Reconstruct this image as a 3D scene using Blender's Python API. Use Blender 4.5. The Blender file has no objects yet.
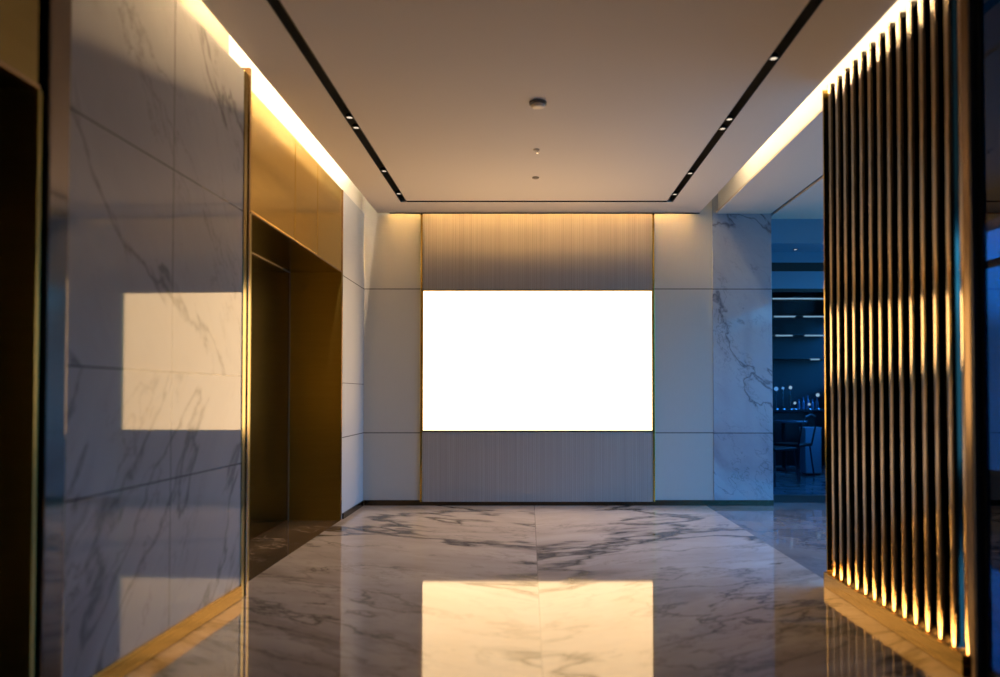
import bpy, bmesh, math, random
from mathutils import Vector, Matrix
random.seed(7)
C = bpy.context.scene.collection
PI = math.pi
H = 3.0            # ceiling height
EYE = 1.13
BACK = 7.19        # distance of the back wall

# ------------------------------------------------------------------ materials
def mat(name):
    m = bpy.data.materials.new(name); m.use_nodes = True
    nt = m.node_tree; b = nt.nodes['Principled BSDF']
    return m, nt, b
def simple(name, col, rough=0.5, metal=0.0, spec=0.5, coat=0.0):
    m, nt, b = mat(name)
    b.inputs['Base Color'].default_value = (*col, 1)
    b.inputs['Roughness'].default_value = rough
    b.inputs['Metallic'].default_value = metal
    b.inputs['Specular IOR Level'].default_value = spec
    b.inputs['Coat Weight'].default_value = coat
    b.inputs['Coat Roughness'].default_value = 0.05
    # slight procedural variation of roughness
    n = nt.nodes.new('ShaderNodeTexNoise'); n.inputs['Scale'].default_value = 6
    tc = nt.nodes.new('ShaderNodeTexCoord')
    nt.links.new(tc.outputs['Object'], n.inputs['Vector'])
    mr = nt.nodes.new('ShaderNodeMapRange')
    mr.inputs['To Min'].default_value = rough * .9; mr.inputs['To Max'].default_value = min(1, rough * 1.1)
    nt.links.new(n.outputs['Fac'], mr.inputs['Value']); nt.links.new(mr.outputs['Result'], b.inputs['Roughness'])
    return m
def emit(name, col, s):
    m = bpy.data.materials.new(name); m.use_nodes = True
    nt = m.node_tree; nt.nodes.clear()
    e = nt.nodes.new('ShaderNodeEmission'); e.inputs[0].default_value = (*col, 1); e.inputs[1].default_value = s
    o = nt.nodes.new('ShaderNodeOutputMaterial'); nt.links.new(e.outputs[0], o.inputs[0])
    return m
class NT:
    def __init__(s, nt): s.nt = nt
    def n(s, t, **k):
        x = s.nt.nodes.new(t)
        for a, v in k.items(): setattr(x, a, v)
        return x
    def l(s, a, b): s.nt.links.new(a, b)
    def math(s, op, a, b=None, c=None, clamp=False):
        x = s.n('ShaderNodeMath', operation=op); x.use_clamp = clamp
        for i, v in enumerate((a, b, c)):
            if v is None: continue
            if hasattr(v, 'is_linked'): s.l(v, x.inputs[i])
            else: x.inputs[i].default_value = v
        return x.outputs[0]
    def ramp(s, f, pts):
        x = s.n('ShaderNodeValToRGB'); e = x.color_ramp.elements
        while len(e) < len(pts): e.new(0.5)
        for i, (p, c) in enumerate(pts):
            e[i].position = p; e[i].color = (*c, 1) if len(c) == 3 else c
        s.l(f, x.inputs[0]); return x.outputs[0]
    def mix(s, f, a, b):
        x = s.n('ShaderNodeMix', data_type='RGBA')
        s.l(f, x.inputs[0]) if hasattr(f, 'is_linked') else setattr(x.inputs[0], 'default_value', f)
        for i, v in ((6, a), (7, b)):
            if hasattr(v, 'is_linked'): s.l(v, x.inputs[i])
            else: x.inputs[i].default_value = (*v, 1)
        return x.outputs[2]
def marble(name, base, vein, cloud, rough=0.06, mirror_x=None, mirror_z=None, rot=(0, 0, 0), scale=(1, 1, 1), vs=1.0, off=(0, 0, 0),
           grout=None, seams=(), strength=0.8, coat=0.0, width=0.05, spec=0.5, fine=0.45):
    """veined stone; mirror_x book-matches the slabs; seams = [(axis, position)] thin joints"""
    m, nt, b = mat(name); G = NT(nt)
    tc = G.n('ShaderNodeTexCoord'); pos = tc.outputs['Object']
    sx = G.n('ShaderNodeSeparateXYZ'); G.l(pos, sx.inputs[0])
    if mirror_x is not None:
        ax = G.math('ABSOLUTE', G.math('SUBTRACT', sx.outputs[0], mirror_x))
        jit = G.math('MULTIPLY', G.math('SIGN', G.math('SUBTRACT', sx.outputs[0], mirror_x)), 0.06)
        cx = G.n('ShaderNodeCombineXYZ'); G.l(ax, cx.inputs[0]); G.l(sx.outputs[1], cx.inputs[1]); G.l(jit, cx.inputs[2])
        pos2 = cx.outputs[0]
    elif mirror_z is not None:
        az = G.math('ABSOLUTE', G.math('SUBTRACT', sx.outputs[2], mirror_z))
        jit = G.math('MULTIPLY', G.math('SIGN', G.math('SUBTRACT', sx.outputs[2], mirror_z)), 0.9)
        cx = G.n('ShaderNodeCombineXYZ'); G.l(jit, cx.inputs[0]); G.l(sx.outputs[1], cx.inputs[1]); G.l(G.math('MULTIPLY', az, -1.0), cx.inputs[2])
        pos2 = cx.outputs[0]
    else: pos2 = pos
    mp = G.n('ShaderNodeMapping'); mp.inputs['Rotation'].default_value = rot; mp.inputs['Location'].default_value = off
    G.l(pos2, mp.inputs[0])
    mp2 = G.n('ShaderNodeMapping'); mp2.inputs['Scale'].default_value = scale; G.l(mp.outputs[0], mp2.inputs[0])
    p = mp2.outputs[0]
    def noise(v, sc, det=8, r=.6, dist=0.0):
        x = G.n('ShaderNodeTexNoise'); x.inputs['Scale'].default_value = sc; x.inputs['Detail'].default_value = det
        x.inputs['Roughness'].default_value = r; x.inputs['Distortion'].default_value = dist; G.l(v, x.inputs['Vector']); return x
    # warp the space
    w = noise(p, 1.1 * vs, 4, .55)
    vm = G.n('ShaderNodeVectorMath', operation='SCALE'); G.l(w.outputs['Color'], vm.inputs[0]); vm.inputs['Scale'].default_value = 0.7
    va = G.n('ShaderNodeVectorMath', operation='ADD'); G.l(p, va.inputs[0]); G.l(vm.outputs[0], va.inputs[1])
    q = va.outputs[0]
    def ridge(v, sc, wd, det=7, r=.55):
        n_ = noise(v, sc, det, r)
        d = G.math('ABSOLUTE', G.math('SUBTRACT', n_.outputs['Fac'], 0.5))
        return G.math('SUBTRACT', 1.0, G.math('DIVIDE', d, wd, clamp=True), clamp=True)
    r1 = ridge(q, .75 * vs, width * .5); r2 = ridge(q, 1.7 * vs, width * .42, 9, .62); r3 = ridge(p, 4.5 * vs, width * .3, 8, .6)
    thick = ridge(q, .6 * vs, width * 2.6)
    mod = G.ramp(noise(p, .9 * vs, 3).outputs['Fac'], [(.42, (0, 0, 0)), (.62, (1, 1, 1))])
    mod2 = G.ramp(noise(p, 1.6 * vs, 3).outputs['Fac'], [(.45, (0, 0, 0)), (.62, (1, 1, 1))])
    v = G.math('MAXIMUM', G.math('MULTIPLY', G.math('POWER', r1, 1.5), 1.0), G.math('MULTIPLY', G.math('MULTIPLY', G.math('POWER', r2, 1.5), mod), .85))
    v = G.math('MAXIMUM', v, G.math('MULTIPLY', G.math('MULTIPLY', r3, mod2), fine))
    v = G.math('MULTIPLY', v, strength, clamp=True)
    cl = G.ramp(noise(q, 1.3 * vs, 7, .65).outputs['Fac'], [(.35, (0, 0, 0)), (.7, (1, 1, 1))])
    cl = G.math('MAXIMUM', G.math('MULTIPLY', cl, .55), G.math('MULTIPLY', G.math('MULTIPLY', thick, mod), .95), clamp=True)
    col = G.mix(cl, base, cloud); col = G.mix(v, col, vein)
    for axis, at, wd in seams:
        d = G.math('ABSOLUTE', G.math('SUBTRACT', sx.outputs[axis], at))
        f = G.math('LESS_THAN', d, wd)
        col = G.mix(f, col, grout or (.1, .09, .08))
    G.l(col, b.inputs['Base Color'])
    G.l(G.math('MULTIPLY_ADD', v, .04, rough), b.inputs['Roughness'])          # veins take the polish less well
    G.l(G.math('MULTIPLY_ADD', v, -.6 * spec, spec, clamp=True), b.inputs['Specular IOR Level'])
    b.inputs['Coat Weight'].default_value = coat; b.inputs['Coat Roughness'].default_value = .02
    return m
def brushed(name, col, rough, aniso=0.0, stretch=(60, 60, 1.2), amt=.25, bump=0.0):
    m, nt, b = mat(name); G = NT(nt)
    tc = G.n('ShaderNodeTexCoord'); mp = G.n('ShaderNodeMapping'); mp.inputs['Scale'].default_value = stretch
    G.l(tc.outputs['Object'], mp.inputs[0])
    n = G.n('ShaderNodeTexNoise'); n.inputs['Scale'].default_value = 3; n.inputs['Detail'].default_value = 5; G.l(mp.outputs[0], n.inputs['Vector'])
    mr = G.n('ShaderNodeMapRange'); mr.inputs['To Min'].default_value = rough * (1 - amt); mr.inputs['To Max'].default_value = rough * (1 + amt)
    G.l(n.outputs['Fac'], mr.inputs['Value']); G.l(mr.outputs[0], b.inputs['Roughness'])
    c2 = tuple(x * .82 for x in col)
    G.l(G.mix(n.outputs['Fac'], c2, col), b.inputs['Base Color'])
    b.inputs['Metallic'].default_value = 1
    b.inputs['Anisotropic'].default_value = aniso
    if bump:
        bp = G.n('ShaderNodeBump'); bp.inputs['Strength'].default_value = bump; bp.inputs['Distance'].default_value = .001
        G.l(n.outputs['Fac'], bp.inputs['Height']); G.l(bp.outputs[0], b.inputs['Normal'])
    return m
def glass(name, tint, refl=1.0, rough=0.0):
    m = bpy.data.materials.new(name); m.use_nodes = True
    nt = m.node_tree; nt.nodes.clear(); G = NT(nt)
    t = G.n('ShaderNodeBsdfTransparent'); t.inputs[0].default_value = (*tint, 1)
    g = G.n('ShaderNodeBsdfGlossy'); g.inputs['Roughness'].default_value = rough
    f = G.n('ShaderNodeLayerWeight'); f.inputs[0].default_value = .5
    fr = G.math('ADD', G.math('MULTIPLY', G.math('POWER', f.outputs['Facing'], 5.0), .95), .045)
    mx = G.n('ShaderNodeMixShader'); o = G.n('ShaderNodeOutputMaterial')
    G.l(G.math('MULTIPLY', fr, refl), mx.inputs[0]); G.l(t.outputs[0], mx.inputs[1]); G.l(g.outputs[0], mx.inputs[2]); G.l(mx.outputs[0], o.inputs[0])
    return m

M = {}
M['floor'] = marble('floor_marble', (.66, .58, .495), (.065, .055, .04), (.22, .17, .14), rough=.045, mirror_x=.055,
                    rot=(0, 0, math.radians(-24)), scale=(.42, 1.15, 1), vs=.95, off=(1.3, .4, 0),
                    seams=[(0, .055, .0022)], grout=(.25, .2, .16), strength=1.0, width=.06, spec=.34)
M['floor_border'] = marble('grey_border_marble', (.30, .28, .27), (.05, .045, .045), (.12, .11, .11), rough=.05, rot=(0, 0, .6), scale=(.7, 1.3, 1), vs=1.5, strength=.8, spec=.6)
M['floor_shop'] = marble('pale_shop_floor_marble', (.62, .62, .62), (.1, .1, .1), (.3, .3, .3), rough=.06, rot=(0, 0, .3), scale=(.7, 1.3, 1), vs=1.2, strength=.9)
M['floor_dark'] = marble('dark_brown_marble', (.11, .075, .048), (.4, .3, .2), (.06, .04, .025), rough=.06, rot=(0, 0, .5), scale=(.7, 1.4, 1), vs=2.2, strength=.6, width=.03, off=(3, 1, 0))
M['wall_marble'] = marble('wall_marble', (.40, .375, .35), (.07, .06, .06), (.29, .27, .255), rough=.035, mirror_z=1.235,
                          rot=(math.radians(34), 0, 0), scale=(1, 1.5, .5), vs=1.0, off=(0, 2.2, .35),
                          seams=[(1, 3.18, .0025), (2, 2.16, .003), (2, 1.235, .003), (2, .75, .003)], grout=(.06, .05, .045),
                          strength=.62, spec=.72, width=.03, fine=.06)
M['column_marble'] = marble('column_marble', (.36, .39, .44), (.09, .09, .11), (.27, .28, .32), rough=.05,
                            rot=(0, math.radians(40), 0), scale=(1.5, 1, .8), vs=1.15, off=(.9, 0, .4),
                            seams=[(2, 2.22, .004), (2, .74, .004)], grout=(.06, .06, .07), strength=.85, width=.032, fine=.3)
M['plaster'] = simple('ceiling_plaster', (.68, .60, .51), .85, spec=.2)
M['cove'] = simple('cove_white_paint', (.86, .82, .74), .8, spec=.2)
M['tan'] = simple('dimmed_cove_paint', (.22, .19, .15), .8, spec=.2)  # darker copy of the cove paint, tones down the lit stripe over the marble
M['dark'] = simple('black_powder_coat', (.012, .012, .012), .45)
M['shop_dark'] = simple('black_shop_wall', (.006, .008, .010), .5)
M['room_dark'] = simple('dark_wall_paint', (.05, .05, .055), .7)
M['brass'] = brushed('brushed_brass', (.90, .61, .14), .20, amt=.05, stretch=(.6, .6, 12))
M['brass_base'] = brushed('satin_brass_baseboard', (.46, .27, .05), .26, stretch=(1, 1, 80))
M['fin'] = brushed('polished_brass_fins', (.82, .62, .36), .12, stretch=(3, 3, .6), amt=.1)
M['fin_dark'] = brushed('dark_bronze_backing', (.13, .105, .075), .12, amt=.1)
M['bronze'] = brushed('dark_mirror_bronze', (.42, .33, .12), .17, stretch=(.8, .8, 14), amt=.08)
M['bronze_base'] = brushed('blackened_bronze_baseboard', (.10, .075, .05), .25)
M['jamb'] = brushed('brushed_bronze_jamb', (.42, .33, .10), .30, stretch=(.8, .8, 14), amt=.08)
M['satin'] = simple('satin_bronze', (.28, .21, .12), .5, .6)
M['near_trim'] = brushed('polished_bronze_edge', (.30, .25, .20), .07, amt=.1)
M['post'] = brushed('dark_bronze_post', (.30, .19, .09), .25, stretch=(60, 60, 1))
M['trim'] = brushed('bronze_trim', (.62, .42, .22), .2, stretch=(60, 60, 1))
M['chrome'] = simple('pale_metal', (.7, .7, .7), .25, 1)
M['dark_metal'] = simple('dark_steel', (.08, .08, .09), .3, 1)
M['glass'] = glass('clear_glass', (.9, .94, .96), .9)
M['tint_glass'] = glass('dark_tinted_glass', (.10, .19, .26), 1.0)
M['shop_glass'] = glass('dark_shop_glass', (.55, .68, .78), .05)
# back wall lacquer panels with joints
def panel_mat(name, base, seams, rough=.42):
    m, nt, b = mat(name); G = NT(nt)
    tc = G.n('ShaderNodeTexCoord'); sx = G.n('ShaderNodeSeparateXYZ'); G.l(tc.outputs['Object'], sx.inputs[0])
    mp = G.n('ShaderNodeMapping'); mp.inputs['Scale'].default_value = (90, 90, 6); G.l(tc.outputs['Object'], mp.inputs[0])
    n = G.n('ShaderNodeTexNoise'); n.inputs['Scale'].default_value = 2; G.l(mp.outputs[0], n.inputs['Vector'])
    col = G.mix(n.outputs['Fac'], tuple(x * .93 for x in base), base)
    for axis, at, wd in seams:
        f = G.math('LESS_THAN', G.math('ABSOLUTE', G.math('SUBTRACT', sx.outputs[axis], at)), wd)
        col = G.mix(f, col, (.05, .045, .04))
    G.l(col, b.inputs['Base Color']); b.inputs['Roughness'].default_value = rough
    b.inputs['Specular IOR Level'].default_value = .35
    return m
M['panel'] = panel_mat('pale_lacquered_panel', (.50, .485, .44), [(2, 2.222, .0045), (2, .742, .0045)])
M['side_panel'] = panel_mat('pale_lacquered_side_panel', (.56, .56, .54), [(2, 2.222, .0045), (2, 1.24, .003), (2, .742, .0045)])
def ribbed_mat():
    m, nt, b = mat('fine_ribbed_fabric'); G = NT(nt)
    tc = G.n('ShaderNodeTexCoord'); sx = G.n('ShaderNodeSeparateXYZ'); G.l(tc.outputs['Object'], sx.inputs[0])
    mp = G.n('ShaderNodeMapping'); mp.inputs['Scale'].default_value = (55, 1, .5); G.l(tc.outputs['Object'], mp.inputs[0])
    n = G.n('ShaderNodeTexNoise'); n.inputs['Scale'].default_value = 1; n.inputs['Detail'].default_value = 3; G.l(mp.outputs[0], n.inputs['Vector'])
    s = G.math('SINE', G.math('MULTIPLY', sx.outputs[0], 2 * PI / .021))
    h = G.math('ADD', G.math('MULTIPLY', s, .5), G.math('MULTIPLY', n.outputs['Fac'], 1.2))
    bp = G.n('ShaderNodeBump'); bp.inputs['Strength'].default_value = .3; bp.inputs['Distance'].default_value = .003; G.l(h, bp.inputs['Height'])
    G.l(bp.outputs[0], b.inputs['Normal'])
    col = G.ramp(G.math('ADD', G.math('MULTIPLY', s, .10), n.outputs['Fac']), [(.2, (.30, .265, .235)), (.85, (.40, .36, .32))])
    G.l(col, b.inputs['Base Color']); b.inputs['Roughness'].default_value = .75
    return m
M['ribbed'] = ribbed_mat()
# light box: warm white with a faintly dimmer middle
TVS = 5.4
def tv_mat():
    m = bpy.data.materials.new('light_box_diffuser'); m.use_nodes = True
    nt = m.node_tree; nt.nodes.clear(); G = NT(nt)
    tc = G.n('ShaderNodeTexCoord'); n = G.n('ShaderNodeTexNoise'); n.inputs['Scale'].default_value = 2.2
    G.l(tc.outputs['Object'], n.inputs['Vector'])
    c = G.mix(n.outputs['Fac'], (1, .63, .30), (1, .68, .36))
    e = G.n('ShaderNodeEmission'); G.l(c, e.inputs[0]); e.inputs[1].default_value = TVS
    o = G.n('ShaderNodeOutputMaterial'); G.l(e.outputs[0], o.inputs[0]); return m
M['tv'] = tv_mat()
WARM = (1, .66, .30)
M['led'] = emit('warm_led', (1, .78, .50), 95)
M['led_near'] = emit('warm_led_near', (1, .70, .38), 800)
M['led_left'] = emit('warm_led_left', (1, .80, .56), 280)
M['led_back'] = emit('warm_led_back', (1, .56, .17), 2100)
M['led_low'] = emit('warm_led_low', (1, .60, .20), 22)
M['spot'] = emit('downlight_lens', (1, .82, .62), 1.0)
M['cool_led'] = emit('cool_white_led', (.75, .9, 1), .9)
M['blue_lamp'] = emit('blue_lamp', (.25, .55, 1), 1.1)
M['white_lamp'] = emit('pale_lamp', (.85, .92, 1), 1.0)
M['blue_wall'] = simple('blue_grey_paint', (.16, .30, .42), .6)
M['podium'] = simple('pale_blue_laminate', (.45, .60, .72), .5)

# ------------------------------------------------------------------ mesh helpers
def box(bm, x0, x1, y0, y1, z0, z1):
    vs = [bm.verts.new((x, y, z)) for x in (x0, x1) for y in (y0, y1) for z in (z0, z1)]
    for f in ((0, 1, 3, 2), (4, 6, 7, 5), (0, 4, 5, 1), (2, 3, 7, 6), (0, 2, 6, 4), (1, 5, 7, 3)):
        bm.faces.new([vs[i] for i in f])
def B(*boxes):
    bm = bmesh.new()
    for b in boxes: box(bm, *b)
    return bm
def prism(bm, pts, z0, z1, axis=2):
    """extrude a closed 2-D outline"""
    def P(a, b, c): return (a, b, c) if axis == 2 else ((a, c, b) if axis == 1 else (c, a, b))
    lo = [bm.verts.new(P(a, b, z0)) for a, b in pts]; hi = [bm.verts.new(P(a, b, z1)) for a, b in pts]
    n = len(pts)
    for i in range(n): bm.faces.new((lo[i], lo[(i + 1) % n], hi[(i + 1) % n], hi[i]))
    bm.faces.new(lo[::-1]); bm.faces.new(hi)
def lathe(bm, prof, seg=24, c=(0, 0, 0)):
    rings = []
    for r, z in prof:
        rings.append([bm.verts.new((c[0] + r * math.cos(2 * PI * k / seg), c[1] + r * math.sin(2 * PI * k / seg), c[2] + z)) for k in range(seg)] if r > 1e-6
                     else [bm.verts.new((c[0], c[1], c[2] + z))])
    for a, b in zip(rings, rings[1:]):
        for k in range(seg):
            va = [a[k], a[(k + 1) % seg]] if len(a) > 1 else [a[0]]
            vb = [b[(k + 1) % seg], b[k]] if len(b) > 1 else [b[0]]
            f = va + vb
            if len(f) >= 3: bm.faces.new(f)
def tube(bm, pts, r, seg=8):
    prev = None
    for i, p in enumerate(pts):
        p = Vector(p); d = (Vector(pts[min(i + 1, len(pts) - 1)]) - Vector(pts[max(i - 1, 0)])).normalized()
        a = d.orthogonal().normalized() if abs(d.z) < .99 else Vector((1, 0, 0)); b = d.cross(a)
        ring = [bm.verts.new(p + r * (math.cos(2 * PI * k / seg) * a + math.sin(2 * PI * k / seg) * b)) for k in range(seg)]
        if prev:
            for k in range(seg): bm.faces.new((prev[k], prev[(k + 1) % seg], ring[(k + 1) % seg], ring[k]))
        else: bm.faces.new(ring[::-1])
        prev = ring
    bm.faces.new(prev)
def obj(name, bm, m, parent=None, bevel=0, smooth=False):
    bmesh.ops.recalc_face_normals(bm, faces=bm.faces)
    me = bpy.data.meshes.new(name); bm.to_mesh(me); bm.free()
    o = bpy.data.objects.new(name, me); C.objects.link(o); me.materials.append(m)
    if smooth:
        for p in me.polygons: p.use_smooth = True
    if bevel:
        bv = o.modifiers.new('bevel', 'BEVEL'); bv.width = bevel; bv.segments = 2; bv.limit_method = 'ANGLE'
    if parent is not None:
        o.parent = parent
        o.matrix_parent_inverse = Matrix.Translation(parent.location).inverted()
    return o
def tag(o, label, cat, group=None):
    o['label'] = label; o['category'] = cat
    if group: o['group'] = group
    return o
def thing(name, label, cat, loc=(0, 0, 0), group=None):
    o = bpy.data.objects.new(name, None); C.objects.link(o); o.location = loc
    o.empty_display_size = .1
    return tag(o, label, cat, group)
def struct(name, bm, m, label, parent=None, bevel=0):
    o = obj(name, bm, m, parent, bevel)
    if parent is None: o['kind'] = 'structure'; o['label'] = label
    return o
def struct_empty(name, label, loc):
    o = bpy.data.objects.new(name, None); C.objects.link(o); o.location = loc
    o['kind'] = 'structure'; o['label'] = label; return o

# ------------------------------------------------------------------ shell
XL, XM, XLIP = -1.70, -1.60, -1.555
ROT = Matrix.Translation((XM, 3.955, 0)) @ Matrix.Rotation(math.radians(-1.8), 4, 'Z') @ Matrix.Translation((-XM, -3.955, 0))   # the marble wall stands very slightly splayed
struct('floor', B((-1.70, 1.81, -4.1, 7.25, -.1, 0)), M['floor'], 'polished white marble floor with brown veins matched about a centre seam')
struct('floor_border_right', B((1.81, 4.2, -4, 7.40, -.1, 0)), M['floor_border'], 'grey marble floor band running right of the pale floor')
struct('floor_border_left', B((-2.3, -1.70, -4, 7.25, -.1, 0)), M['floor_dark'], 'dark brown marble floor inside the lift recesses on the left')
# ceiling: sheets around the coves, the track recess and the back gap
T = .02
def ceil(name, boxes, label): return struct(name, B(*boxes), M['plaster'], label)
SL0, SL1, SR0, SR1, SB0, SB1 = -1.245, -1.180, 1.330, 1.395, 6.70, 6.75
ceil('ceiling', [(SL1, SR0, -4, SB0, H, H + T),
                 (XLIP, SL0, -4, SB1, H, H + T), (SR1, 1.75, -4, SB1, H, H + T), (SR0, SR1, SB0, SB1, H + .10, H + .10 + T),
                 (XLIP, 1.75, SB1, BACK - .045, H, H + T)], 'smooth warm plaster ceiling over the lobby')
ceil('ceiling_right', [(1.93, 2.495, -4, 7.19, H, H + T), (2.535, 4.2, -4, 7.40, H, H + T), (2.495, 2.535, -4, 7.19, H + .06, H + .06 + T)],
     'pale ceiling to the right of the cove, turning blue by the opening')
# cove boxes
struct('trim_13', B((XL - .04, XL - .02, -4, 3.975, 2.955, 3.60)), M['tan'], 'cove side above the left marble wall, coloured darker to dim its glow')
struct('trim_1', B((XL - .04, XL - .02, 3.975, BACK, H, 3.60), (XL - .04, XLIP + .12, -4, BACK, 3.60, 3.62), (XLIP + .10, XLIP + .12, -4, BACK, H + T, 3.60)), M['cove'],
       'glowing white light cove along the left wall')
struct('trim_2', B((1.93 + T, 1.95 + T, -4, BACK, H + T, 3.5), (1.685, 1.95 + T, -4, BACK, 3.5, 3.52), (1.665, 1.685, -4, BACK, H + T, 3.52)), M['cove'],
       'glowing white light cove along the right side of the ceiling')
struct('trim_3', B((-1.43, 1.64, BACK - .17, BACK - .15, H + T, 3.56), (-1.43, 1.64, BACK - .17, BACK, 3.56, 3.58)), M['cove'],
       'narrow recess between the ceiling and the back wall')
struct('trim_14', B((-1.43, 1.75, BACK - .050, BACK - .0445, H - .012, H + .04)), M['dark'], 'thin dark strip added as the shadow line where the ceiling meets the back wall')  # black strip stands in for the shade in the ceiling gap
# dark recess of the second ceiling slot
struct('trim_4', B((2.49, 2.54, -4, 7.19, H + .04, H + .06)), M['dark'], 'thin dark groove in the ceiling near the opening')
# walls
struct('wall_back', B((XL - .02, 1.89, BACK, BACK + .15, 0, 3.72)), M['panel'], 'pale grey panelled back wall around the glowing light box')
struct('wall_left', B((XL - .04, XL, 6.36, BACK, 0, H)), M['side_panel'], 'short pale panelled wall between the lift recess and the back wall')
struct('wall_left_marble', B((XL - .04, XM, 2.49, 3.90, .0, 2.955)), M['wall_marble'], 'white veined marble slab wall between the two lift recesses').matrix_world = ROT
struct('wall_left_core', B((-2.35, -2.25, -4, 7.35, 0, 3.72)), M['room_dark'], 'dark core wall behind the lifts')
struct('ceiling_slab', B((-2.5, 5.6, -4.2, 13.0, 3.72, 3.8)), M['room_dark'], 'unseen dark slab added above the ceiling to keep sky light out')  # added to seal sky light out of the coves and slots
struct('wall_core_back', B((-2.4, 1.885, 7.345, 7.45, 0, 3.72)), M['room_dark'], 'dark wall behind the panelled back wall')
struct('wall_right_upper', B((4.3, 4.4, -4.2, 7.5, 3.0, 3.72)), M['room_dark'], 'unseen wall added above the window wall to keep sky light out')  # put in to stop sky light leaking in above the ceiling
def slant(z0, z1):
    bm = bmesh.new(); prism(bm, [(4.56, 7.5), (5.56, 12.9), (5.64, 12.9), (4.64, 7.5)], z0, z1); return bm
struct('wall_shop_right', slant(0, 1.3), M['room_dark'], 'low right wall of the shop under the gap added for sky light')  # opening above it is added to let blue sky light into the shop
struct('wall_shop_right_upper', slant(2.5, 3.72), M['room_dark'], 'dark right wall of the shop above the gap added for sky light')
struct('wall_shop_front', B((4.3, 4.64, 7.42, 7.5, 0, 3.72)), M['room_dark'], 'outer wall at the right end of the shop front')
struct('wall_rear', B((-2.35, 4.3, -4.1, -4.0, 0, 3.72)), M['room_dark'], 'dark wall behind the camera')
struct('baseboard_back', B((XL + .014, 2.50, BACK - .014, BACK, 0, .055)), M['bronze_base'], 'low blackened bronze baseboard under the back wall', bevel=.002)
struct('baseboard_left', B((XL, XL + .014, 6.385, BACK - .014, 0, .055)), M['bronze_base'], 'low blackened bronze baseboard on the short left wall', bevel=.002)
struct('baseboard_left_marble', B((XM, XM + .014, 2.49, 3.90, 0, .078)), M['brass_base'], 'brass baseboard under the left marble wall', bevel=.003).matrix_world = ROT
# marble column beside the opening
t = obj('marble_column', B((1.89, 2.50, BACK - .006, BACK + .20, 0.0, 3.70)), M['column_marble'], bevel=.003)
tag(t, 'blue-grey veined marble column at the right end of the back wall', 'column')

# ------------------------------------------------------------------ back wall dressing
XA, XB = -1.105, 1.28
for nm, x, lb in (('trim_5', XA, 'slim brass strip left of the light box'), ('trim_6', XB, 'slim brass strip right of the light box')):
    struct(nm, B((x - .009, x + .009, BACK - .024, BACK, .038, H + .06)), M['brass'], lb, bevel=.003)
pan = obj('ribbed_wall_panel', B((XA + .014, XB - .014, BACK - .018, BACK, 2.215, H + .06)), M['ribbed'], bevel=.002)
tag(pan, 'finely ribbed beige wall panel above the glowing light box', 'wall panel', 'ribbed panels on the back wall')
pan = obj('ribbed_wall_panel', B((XA + .014, XB - .014, BACK - .018, BACK, .040, .752)), M['ribbed'], bevel=.002)
tag(pan, 'finely ribbed grey wall panel below the glowing light box', 'wall panel', 'ribbed panels on the back wall')
tv = thing('light_box', 'large glowing warm white light box on the back wall', 'light box', ((XA + XB) / 2, BACK, .755))
x0, x1, z0, z1 = XA + .018, XB - .018, .765, 2.200
obj('screen', B((x0 + .004, x1 - .004, BACK - .030, BACK - .012, z0 + .004, z1 - .004)), M['tv'], tv)
obj('frame', B((x0 - .006, x1 + .006, BACK - .028, BACK - .002, z0 - .008, z0 + .004), (x0 - .006, x1 + .006, BACK - .028, BACK - .002, z1 - .004, z1 + .006),
               (x0 - .006, x0 + .004, BACK - .028, BACK - .002, z0 + .004, z1 - .004), (x1 - .004, x1 + .006, BACK - .028, BACK - .002, z0 + .004, z1 - .004)), M['brass'], tv)

# ------------------------------------------------------------------ lift surrounds
def lift(y0, y1, lab, dlab, seams, n, XL=-1.70, HD=2.245):
    s = thing('lift_surround', lab, 'lift surround', (XL, (y0 + y1) / 2, 0), 'brass lift surrounds')
    XR = -2.17
    ys = [y0] + seams + [y1 - .028]
    for a, b in zip(ys, ys[1:]):
        obj('header_panel', B((XL - .018, XL, a + .005, b - .005, HD + .008, H)), M['brass'] if n == 1 else M['bronze'], s, bevel=.004)  # near header swaps brass for dark bronze to imitate shade
    obj('header_edge', B((XL - .03, XL + .004, y0, y1 - .028, HD - .006, HD + .008)), M['trim'], s)
    obj('soffit', B((XR, XL - .03, y0, y1 - .028, HD - .004, HD + .015)), M['bronze'], s)
    for a, b in ((y0, y0 + .02), (y1 - .03, y1 - .012)):
        obj('jamb', B((XR, XL, a, b, 0, HD - .004)), M['jamb'], s)
    if n == 1: obj('corner_trim', B((XL - .02, XL + .006, y1 - .026, y1 - .004, 0, H)), M['trim'], s, bevel=.002)
    obj('door_head_trim', B((XR - .002, XR + .010, y0 + .02, y1 - .03, HD - .011, HD - .004)), M['satin'], s)
    obj('corner_strip', B((XR - .002, XR + .008, y1 - .040, y1 - .030, 0, HD - .020)), M['satin'], s)
    obj('sill', B((XR - .04, XR, y0 + .02, y1 - .03, 0, .006)), M['trim'], s)
    d = struct_empty('door_%d' % n, dlab, (XR, (y0 + y1) / 2, 0))
    ym = (y0 + y1) / 2
    for a, b in ((y0 + .022, ym - .002), (ym + .002, y1 - .032)):
        obj('door_leaf', B((XR - .035, XR - .003, a, b, .008, HD - .004)), M['bronze'], d, bevel=.002)
    return s
lift(4.25, 6.36, 'golden brass and dark bronze lift surround beyond the left marble wall', 'dark mirrored bronze lift doors beyond the marble wall', [5.06, 5.60], 1)
lift(.28, 2.38, 'lift surround at the extreme left, nearest the viewer, its header coloured dark for shade', 'black lift doors at the extreme left edge, nearest the viewer', [1.0, 1.56], 2, -1.660, 2.17)
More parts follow.
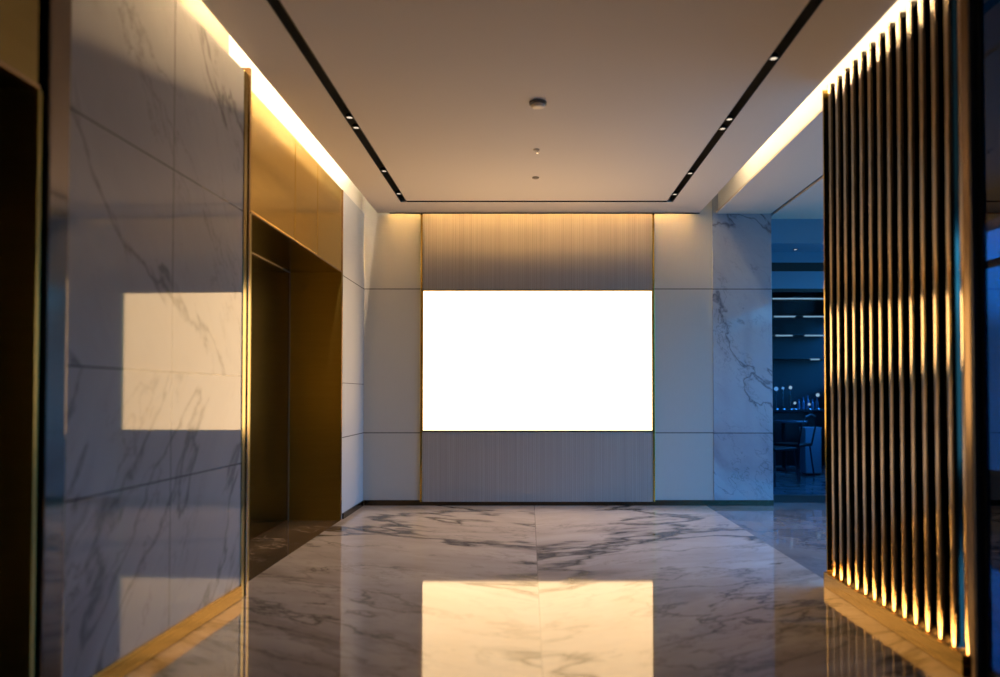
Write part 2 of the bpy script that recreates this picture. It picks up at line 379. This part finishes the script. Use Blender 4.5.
# edges of the marble wall
struct('trim_12', B((XL - .02, XM + .003, 3.902, 3.955, 0, 2.955)), M['bronze'], 'dark bronze band beside the bright edge strip of the marble wall', bevel=.002)
struct('trim_7', B((XL - .02, XM + .010, 3.957, 3.975, 0, H)), M['trim'], 'upright bronze edge strip at the far end of the left marble wall', bevel=.002)
struct('trim_8', B((XL - .02, XM + .004, 2.382, 2.488, 0, 2.96)), M['near_trim'], 'upright bronze edge strip at the near end of the left marble wall', bevel=.006).matrix_world = ROT
struct('wall_left_return', B((XL - .30, XL - .02, 3.99, 4.245, 0, H)), M['dark'], 'dark return wall hidden beside the far lift')
struct('wall_left_front', B((XL - .04, XL, -4, .27, 0, H)), M['side_panel'], 'panelled left wall behind the viewer')

# ------------------------------------------------------------------ fluted bronze screen on the right
fs = thing('fluted_screen', 'tall fluted bronze and brass screen wall on the right', 'screen wall', (1.79, 3.5, 0))
FX, Y0, Y1, ZT = 1.765, 2.82, 4.14, 2.955
obj('backing', B((FX + .045, FX + .075, Y0 + .08, Y1, 0, ZT)), M['fin_dark'], fs)
pitch = .1
def fin_bm(y):
    bm = bmesh.new(); w = .025
    prism(bm, [(FX + .045, y + w), (FX + .010, y + w), (FX + .006, y + w - .004), (FX + .006, y - w + .004), (FX + .010, y - w), (FX + .045, y - w)], .085, ZT)
    return bm
def face_bm(y):
    bm = bmesh.new(); w = .0165; pts = [(FX + .008, y + w)]
    for k in range(9):
        u = 1 - 2 * k / 8; pts.append((FX + .0032 * u * u - .001, y + u * w))
    pts.append((FX + .008, y - w)); prism(bm, pts, .086, ZT - .001)
    return bm
for k in range(14):
    o = obj('fin', fin_bm(4.085 - k * .0955), M['fin_dark'], fs)
    q = obj('fin_face', face_bm(4.085 - k * .0955), M['fin'], o); q.data.materials[0] = M['fin']
    for p in q.data.polygons: p.use_smooth = abs(p.normal.z) < .5 and p.normal.x < -.5
obj('base', B((FX - .028, FX - .018, Y0, Y1, 0, .088), (FX - .018, FX + .044, Y0, Y1, 0, .05), (FX - .028, FX + .044, Y1 - .002, Y1 + .012, 0, .088), (FX - .028, FX + .044, Y0, Y0 + .012, 0, .088)), M['brass_base'], fs, bevel=.002)
obj('light_strip', B((FX - .015, FX - .007, Y0 + .02, Y1 - .01, .051, .060)), M['led_low'], fs)
obj('edge_post', B((FX - .012, FX + .018, Y0 - .05, Y0 - .002, 0, H)), M['post'], fs, bevel=.006)
obj('post_edge', B((FX - .010, FX + .022, Y0 - .058, Y0 - .0505, 0, H)), M['dark'], fs)
obj('end_cap', B((FX - .006, FX + .09, Y1 + .013, Y1 + .022, 0, ZT)), M['brass'], fs, bevel=.002)

# ------------------------------------------------------------------ ceiling track with its lamps
def track(name, boxes, lab):
    o = obj(name, B(*boxes), M['dark']); return tag(o, lab, 'light track', 'recessed black light tracks')
def chan_y(x0, x1, y0, y1):   # channel running away from the viewer
    return [(x0, x1, y0, y1, H + .084, H + .090), (x0, x0 + .003, y0, y1, H + .0, H + .084), (x1 - .003, x1, y0, y1, H + .0, H + .084)]
track('light_track', chan_y(SL0 + .001, SL1 - .001, -3.99, SB1 - .001), 'black recessed light track running along the left of the ceiling')
track('light_track', chan_y(SR0 + .001, SR1 - .001, -3.99, SB1 - .001), 'black recessed light track running along the right of the ceiling')
track('light_track', [(SL1, SR0, SB0 + .001, SB1 - .001, H + .084, H + .090), (SL1, SR0, SB0 + .001, SB0 + .004, H, H + .084), (SL1, SR0, SB1 - .004, SB1 - .001, H, H + .084)],
      'black cross track joining both long tracks near the back wall')
def downlight(x, y, r, z, lab, grp='small downlights in the ceiling tracks', m=None):
    t = thing('downlight', lab, 'downlight', (x, y, z), grp)
    bm = bmesh.new(); lathe(bm, [(r, 0), (r, .018), (r * .5, .03), (0, .03)], 20, (x, y, z)); lathe(bm, [(r, 0), (r * .78, -.002), (r * .70, .004)], 20, (x, y, z))
    obj('housing', bm, M['dark'], t)
    bm = bmesh.new(); lathe(bm, [(0, .001), (r * .72, .001), (r * .72, .006), (0, .006)], 20, (x, y, z))
    obj('lens', bm, m or M['spot'], t)
LXC, RXC = (SL0 + SL1) / 2, (SR0 + SR1) / 2
for y, lb in ((4.69, 'nearest lit downlight in the left ceiling track'), (4.87, 'second lit downlight in the left ceiling track, just behind the nearest'),
              (5.82, 'third lit downlight along the left ceiling track'), (6.48, 'downlight at the far corner of the left ceiling track')):
    downlight(LXC, y, .026, H + .003, lb)
for y, lb in ((3.86, 'lone downlight nearest the viewer in the right ceiling track'), (4.72, 'right track downlight, front one of the close pair'),
              (4.89, 'right track downlight, rear one of the close pair'), (5.88, 'single downlight beyond the pair in the right ceiling track'),
              (6.50, 'downlight at the far corner of the right ceiling track')):
    downlight(RXC, y, .026, H + .003, lb)
# light thrown by the rear track lamps
for x, y in ((LXC, 4.87), (LXC, 5.82), (LXC, 6.48), (RXC, 4.89), (RXC, 5.88), (RXC, 6.50)):
    ld = bpy.data.lights.new('track_lamp_beam', 'SPOT'); ld.energy = 17; ld.color = (1, .72, .44); ld.spot_size = math.radians(95); ld.spot_blend = 1; ld.shadow_soft_size = .02
    lo = bpy.data.objects.new('track_lamp_beam', ld); C.objects.link(lo); lo.location = (x, y, H - .012)
# detectors on the ceiling
sd = thing('smoke_detector', 'round dark-rimmed smoke detector in the middle of the ceiling', 'smoke detector', (.057, 4.44, H))
bm = bmesh.new(); lathe(bm, [(0, 0), (.056, 0), (.056, -.012), (.046, -.016), (0, -.016)], 32, (.057, 4.44, H)); obj('rim', bm, simple('bronze_plastic', (.10, .075, .05), .5), sd)
bm = bmesh.new(); lathe(bm, [(.046, -.0165), (.044, -.026), (.03, -.032), (0, -.033)], 32, (.057, 4.44, H)); obj('dome', bm, simple('cream_plastic', (.75, .62, .45), .5), sd, smooth=True)
sp = thing('sprinkler', 'tiny pale ceiling sprinkler just beyond the smoke detector', 'sprinkler', (.057, 5.30, H))
bm = bmesh.new(); lathe(bm, [(0, .004), (.026, .004), (.024, -.006), (0, -.006)], 24, (.057, 5.30, H)); obj('plate', bm, simple('tan_plate', (.4, .32, .24), .5), sp)
bm = bmesh.new(); lathe(bm, [(0, -.006), (.006, -.007), (.006, -.022), (.014, -.023), (.014, -.026), (0, -.026)], 16, (.065, 5.30, H)); obj('head', bm, M['chrome'], sp)
bm = bmesh.new(); lathe(bm, [(0, 0), (.030, 0), (.030, -.006), (.022, -.010), (0, -.011)], 24, (.057, 5.98, H))
tag(obj('ceiling_sensor', bm, simple('brown_plastic', (.14, .10, .07), .5)), 'small dark disc sensor on the ceiling, farthest of the middle row', 'sensor')

# ------------------------------------------------------------------ concealed LED strips
def led(boxes, m, lab): return tag(obj('led_strip', B(*boxes), M[m]), lab, 'led strip', 'concealed cove light strips')
led([(-1.506, -1.494, 3.98, 6.6, 3.50, 3.508)], 'led_left', 'warm light strip hidden in the cove over the far lift')
led([(-1.492, -1.482, 2.5, 3.94, 3.45, 3.458)], 'led_near', 'warm light strip hidden in the cove over the left marble wall')
led([(1.718, 1.730, 2.9, 6.25, 3.34, 3.348)], 'led', 'warm light strip hidden in the cove over the fluted screen')
led([(-1.41, 1.62, BACK - .072, BACK - .060, 3.46, 3.468)], 'led_back', 'faint light strip hidden in the gap over the back wall')

# ------------------------------------------------------------------ right side: tinted glass partition and the window wall
gp = struct_empty('window_1', 'dark tinted glass partition at the right edge, nearest the viewer', (1.82, 0, 0))
obj('pane', B((1.785, 1.797, -3.95, 2.738, .06, H)), M['tint_glass'], gp)
obj('window_frame', B((1.785, 1.812, -3.98, Y0 - .052, 0, .06), (1.786, 1.800, 2.740, Y0 - .053, .06, H)), M['dark'], gp)
WX = 4.2
win = struct_empty('window_2', 'tall blue window wall with dark mullions seen through the tinted glass', (WX, 1.5, 0))
fr = [(WX, WX + .08, -4, 7.4, 0, .45), (WX, WX + .06, -4, 7.4, 2.72, 3.2), (WX, WX + .06, -4, 7.4, 2.30, 2.36)]
for k in range(8): fr.append((WX, WX + .08, -4 + k * 1.6, -3.93 + k * 1.6, .45, 2.72))
obj('window_frame', B(*fr), M['dark'], win)
obj('pane', B((WX + .03, WX + .036, -4, 7.4, .45, 2.72)), M['glass'], win)

# ------------------------------------------------------------------ shop front beyond the opening
SY = 7.40
struct('wall_right', B((2.50, 4.3, SY, SY + .12, 2.74, 3.72)), M['blue_wall'], 'blue-grey bulkhead above the shop front')
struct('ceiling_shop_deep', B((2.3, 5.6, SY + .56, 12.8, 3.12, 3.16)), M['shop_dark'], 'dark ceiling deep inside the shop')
struct('ceiling_shop', B((2.5, 4.3, SY + .12, SY + .56, 2.75, 2.79)), M['blue_wall'], 'low blue-grey ceiling just inside the shop front')
struct('trim_9', B((2.50, 4.3, SY + .50, SY + .56, 2.53, 2.63)), M['dark'], 'black transom bar above the shop glazing')
struct('trim_10', B((2.50, 4.3, SY + .50, SY + .56, 2.63, 2.75)), M['blue_wall'], 'narrow blue-grey band over the black transom')
struct('trim_11', B((2.50, 4.3, SY + .50, SY + .56, 2.335, 2.53)), M['blue_wall'], 'blue-grey fascia between the transom and the shop glazing')
sw = struct_empty('window_3', 'dark glazed shop front between the marble column and the fluted screen', (3.2, SY + .5, 0))
obj('pane', B((2.50, 4.3, SY + .52, SY + .53, 0, 2.335)), M['shop_glass'], sw)
obj('window_frame', B((2.50, 4.3, SY - .02, SY + .06, 0, .075), (2.50, 4.3, SY + .50, SY + .56, 2.30, 2.335)), M['dark'], sw)
fsb = bmesh.new(); prism(fsb, [(2.3, SY), (4.6, SY), (5.6, 12.8), (2.3, 12.8)], -.1, 0)
struct('floor_shop', fsb, M['floor_shop'], 'blue-lit polished floor beyond the shop glass')
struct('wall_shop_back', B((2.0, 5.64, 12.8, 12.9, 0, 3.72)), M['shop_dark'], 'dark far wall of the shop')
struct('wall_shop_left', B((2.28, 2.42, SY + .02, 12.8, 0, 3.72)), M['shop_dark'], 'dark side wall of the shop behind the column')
# shelves with light lines on the far wall
for z, xs, lb in ((2.84, ((4.35, 5.33),), 'topmost glowing shelf in the dark shop'), (2.52, ((4.38, 4.75), (4.9, 5.33)), 'second glowing shelf from the top in the dark shop'),
                  (2.18, ((4.40, 4.70), (4.92, 5.33)), 'third glowing shelf from the top in the dark shop'), (1.755, ((5.02, 5.18),), 'short glowing shelf lowest on the shop wall')):
    s = thing('shelf', lb, 'shelf', (4.85, 12.6, z), 'lit shelves in the shop')
    obj('board', B((4.3, 5.38, 12.45, 12.8, z + .02, z + .04)), M['dark'], s)
    for a, b in xs: obj('light_strip', B((a, b, 12.46, 12.48, z, z + .02)), M['cool_led'], s)
# counter, podium, table, chairs
YC = 11.2
ct = thing('counter', 'long dark bar counter deep inside the dim shop', 'counter', (4.6, YC, 0))
obj('body', B((3.9, 5.2, YC, YC + .5, 0, .86)), M['dark'], ct, bevel=.01)
obj('worktop', B((3.85, 5.2, YC - .05, YC + .55, .86, .90)), simple('dark_stone', (.04, .05, .06), .1), ct, bevel=.005)
pd = thing('podium', 'plain pale blue podium box standing in the dim shop', 'podium', (3.98, 9.95, 0))
obj('body', B((3.88, 4.11, 9.85, 10.05, .03, .655)), M['podium'], pd, bevel=.008)
obj('top', B((3.875, 4.115, 9.845, 10.055, .655, .675)), M['podium'], pd, bevel=.003)
obj('plinth', B((3.90, 4.09, 9.87, 10.03, 0, .03)), M['dark'], pd)
tx, ty = 3.85, 10.6
tb = thing('round_table', 'dark round cafe table left of the pale podium', 'table', (tx, ty, 0))
bm = bmesh.new(); lathe(bm, [(0, .72), (.34, .72), (.35, .735), (.34, .75), (0, .75)], 32, (tx, ty, 0)); obj('tabletop', bm, simple('grey_tabletop', (.10, .13, .16), .15), tb)
bm = bmesh.new(); lathe(bm, [(.03, .03), (.025, .4), (.03, .72)], 16, (tx, ty, 0)); obj('pedestal', bm, M['dark'], tb)
bm = bmesh.new(); lathe(bm, [(0, 0), (.22, 0), (.22, .015), (.03, .03), (0, .03)], 24, (tx, ty, 0)); obj('foot', bm, M['dark'], tb)
def chair(x, y, rz, lab):
    c = thing('cafe_chair', lab, 'chair', (0, 0, 0), 'chairs at the round table')
    bm = B((-.2, .2, -.2, .2, .43, .47)); obj('seat', bm, M['dark'], c, bevel=.015)
    bm = bmesh.new(); tube(bm, [(-.19, .19, .46), (-.2, .24, .72), (-.14, .26, .84), (0, .265, .87), (.14, .26, .84), (.2, .24, .72), (.19, .19, .46)], .012); obj('backrest', bm, M['dark_metal'], c)
    for sx in (-1, 1):
        for sy in (-1, 1):
            bm = bmesh.new(); tube(bm, [(sx * .17, sy * .17, .43), (sx * .21, sy * .21, 0)], .011); obj('leg', bm, M['dark_metal'], c)
    c.location = (x, y, 0); c.rotation_euler = (0, 0, rz)
chair(3.12, 8.95, .5, 'dark cafe chair with a bent metal back beside the marble column')
chair(3.62, 9.65, -2.4, 'dark cafe chair just left of the pale podium')
# glowing things on the counter
def lamp(x, z, m, lab, s=.03, nm='glass_lamp'):
    t = thing(nm, lab, 'lamp', (x, YC + .1, .90), 'small glowing lamps on the bar')
    bm = bmesh.new(); lathe(bm, [(0, .0), (.035, 0), (.03, .01), (.006, .02), (.006, z - s)], 12, (x, YC + .1, .90)); obj('stand', bm, M['chrome'], t)
    bm = bmesh.new(); lathe(bm, [(0, z - s), (s * .8, z - s * .6), (s, z), (s * .7, z + s * .7), (0, z + s)], 12, (x, YC + .1, .90)); obj('bulb', bm, M[m], t, smooth=True)
lamp(3.99, .33, 'blue_lamp', 'bright blue lamp on the bar next to the marble column', .035)
lamp(4.10, .34, 'blue_lamp', 'pale blue lamp, second from the marble column', .022)
lamp(4.22, .35, 'white_lamp', 'white lamp, third from the marble column', .028)
lamp(4.29, .10, 'white_lamp', 'low white lamp in the middle of the bar', .022)
lamp(4.52, .08, 'white_lamp', 'small lamp above the pale podium', .022)
lamp(4.66, .23, 'white_lamp', 'tall pale lamp at the right of the bar beside the fluted screen', .03)
for k in range(5):
    x = 4.42 + k * .075; h = .16 + .03 * ((k * 7) % 3)
    bm = bmesh.new(); lathe(bm, [(0, 0), (.024, 0), (.024, h * .6), (.010, h * .75), (.010, h), (0, h)], 12, (x, YC + .28, .90))
    tag(obj('bottle', bm, simple('blue_glass_bottle_%d' % k, (.12, .28, .45), .1)), 'small bluish bottle in the row on the bar, %s' %
        ['farthest left', 'second from the left', 'in the middle', 'second from the right', 'farthest right'][k], 'bottle', 'bottles on the bar')
downlight(2.96, 7.74, .028, 2.744, 'single bright downlight in the low blue ceiling of the shop front', 'shop downlight', M['white_lamp'])

# ------------------------------------------------------------------ sky at dusk
w = bpy.data.worlds.new('dusk'); bpy.context.scene.world = w; w.use_nodes = True
nt = w.node_tree; nt.nodes.clear(); G = NT(nt)
tc = G.n('ShaderNodeTexCoord'); sx = G.n('ShaderNodeSeparateXYZ'); G.l(tc.outputs['Generated'], sx.inputs[0])
col = G.ramp(sx.outputs[2], [(0.0, (.010, .060, .125)), (.08, (.010, .055, .11)), (.115, (.022, .19, .42)), (.30, (.022, .20, .54)), (1, (.015, .12, .38))])
bg = G.n('ShaderNodeBackground'); G.l(col, bg.inputs[0]); bg.inputs[1].default_value = 17.0
o = G.n('ShaderNodeOutputWorld'); G.l(bg.outputs[0], o.inputs[0])
# portal guides sky sampling through the window wall
ld = bpy.data.lights.new('window_portal', 'AREA'); ld.shape = 'RECTANGLE'; ld.size = 11.4; ld.size_y = 2.3; ld.cycles.is_portal = True
lo = bpy.data.objects.new('window_portal', ld); C.objects.link(lo); lo.location = (WX + .1, 1.7, 1.6); lo.rotation_euler = (0, math.radians(90), 0)
# portal plane: local x must run along world y
lo.rotation_euler = Matrix(((0, 0, 1), (1, 0, 0), (0, 1, 0))).to_euler()  # local x->world y, y->z, z->x ; light shines along -z = -x

# ------------------------------------------------------------------ camera
cd = bpy.data.cameras.new('camera'); cam = bpy.data.objects.new('camera', cd); C.objects.link(cam)
cd.sensor_width = 36; cd.sensor_fit = 'HORIZONTAL'; cd.lens = 25.2
pitch_deg = 1.2
cam.location = (0, 0, EYE); cam.rotation_euler = (math.radians(90 + pitch_deg), 0, 0)
cd.shift_x = -.029
cd.shift_y = (395 - 338.5 - 700 * math.tan(math.radians(pitch_deg))) / 1000
cd.clip_start = .05
cd.dof.use_dof = True; cd.dof.focus_distance = 6.6; cd.dof.aperture_fstop = .95
sc = bpy.context.scene; sc.camera = cam
sc.view_settings.view_transform = 'Standard'; sc.view_settings.look = 'None'
sc.view_settings.exposure = 0.0; sc.view_settings.gamma = 1.0; sc.view_settings.use_curve_mapping = False
sc.cycles.use_denoising = True
sc.cycles.max_bounces = 10; sc.cycles.glossy_bounces = 8; sc.cycles.diffuse_bounces = 5; sc.cycles.transparent_max_bounces = 12
sc.cycles.caustics_reflective = True; sc.cycles.blur_glossy = .5
sc.cycles.sample_clamp_indirect = 6
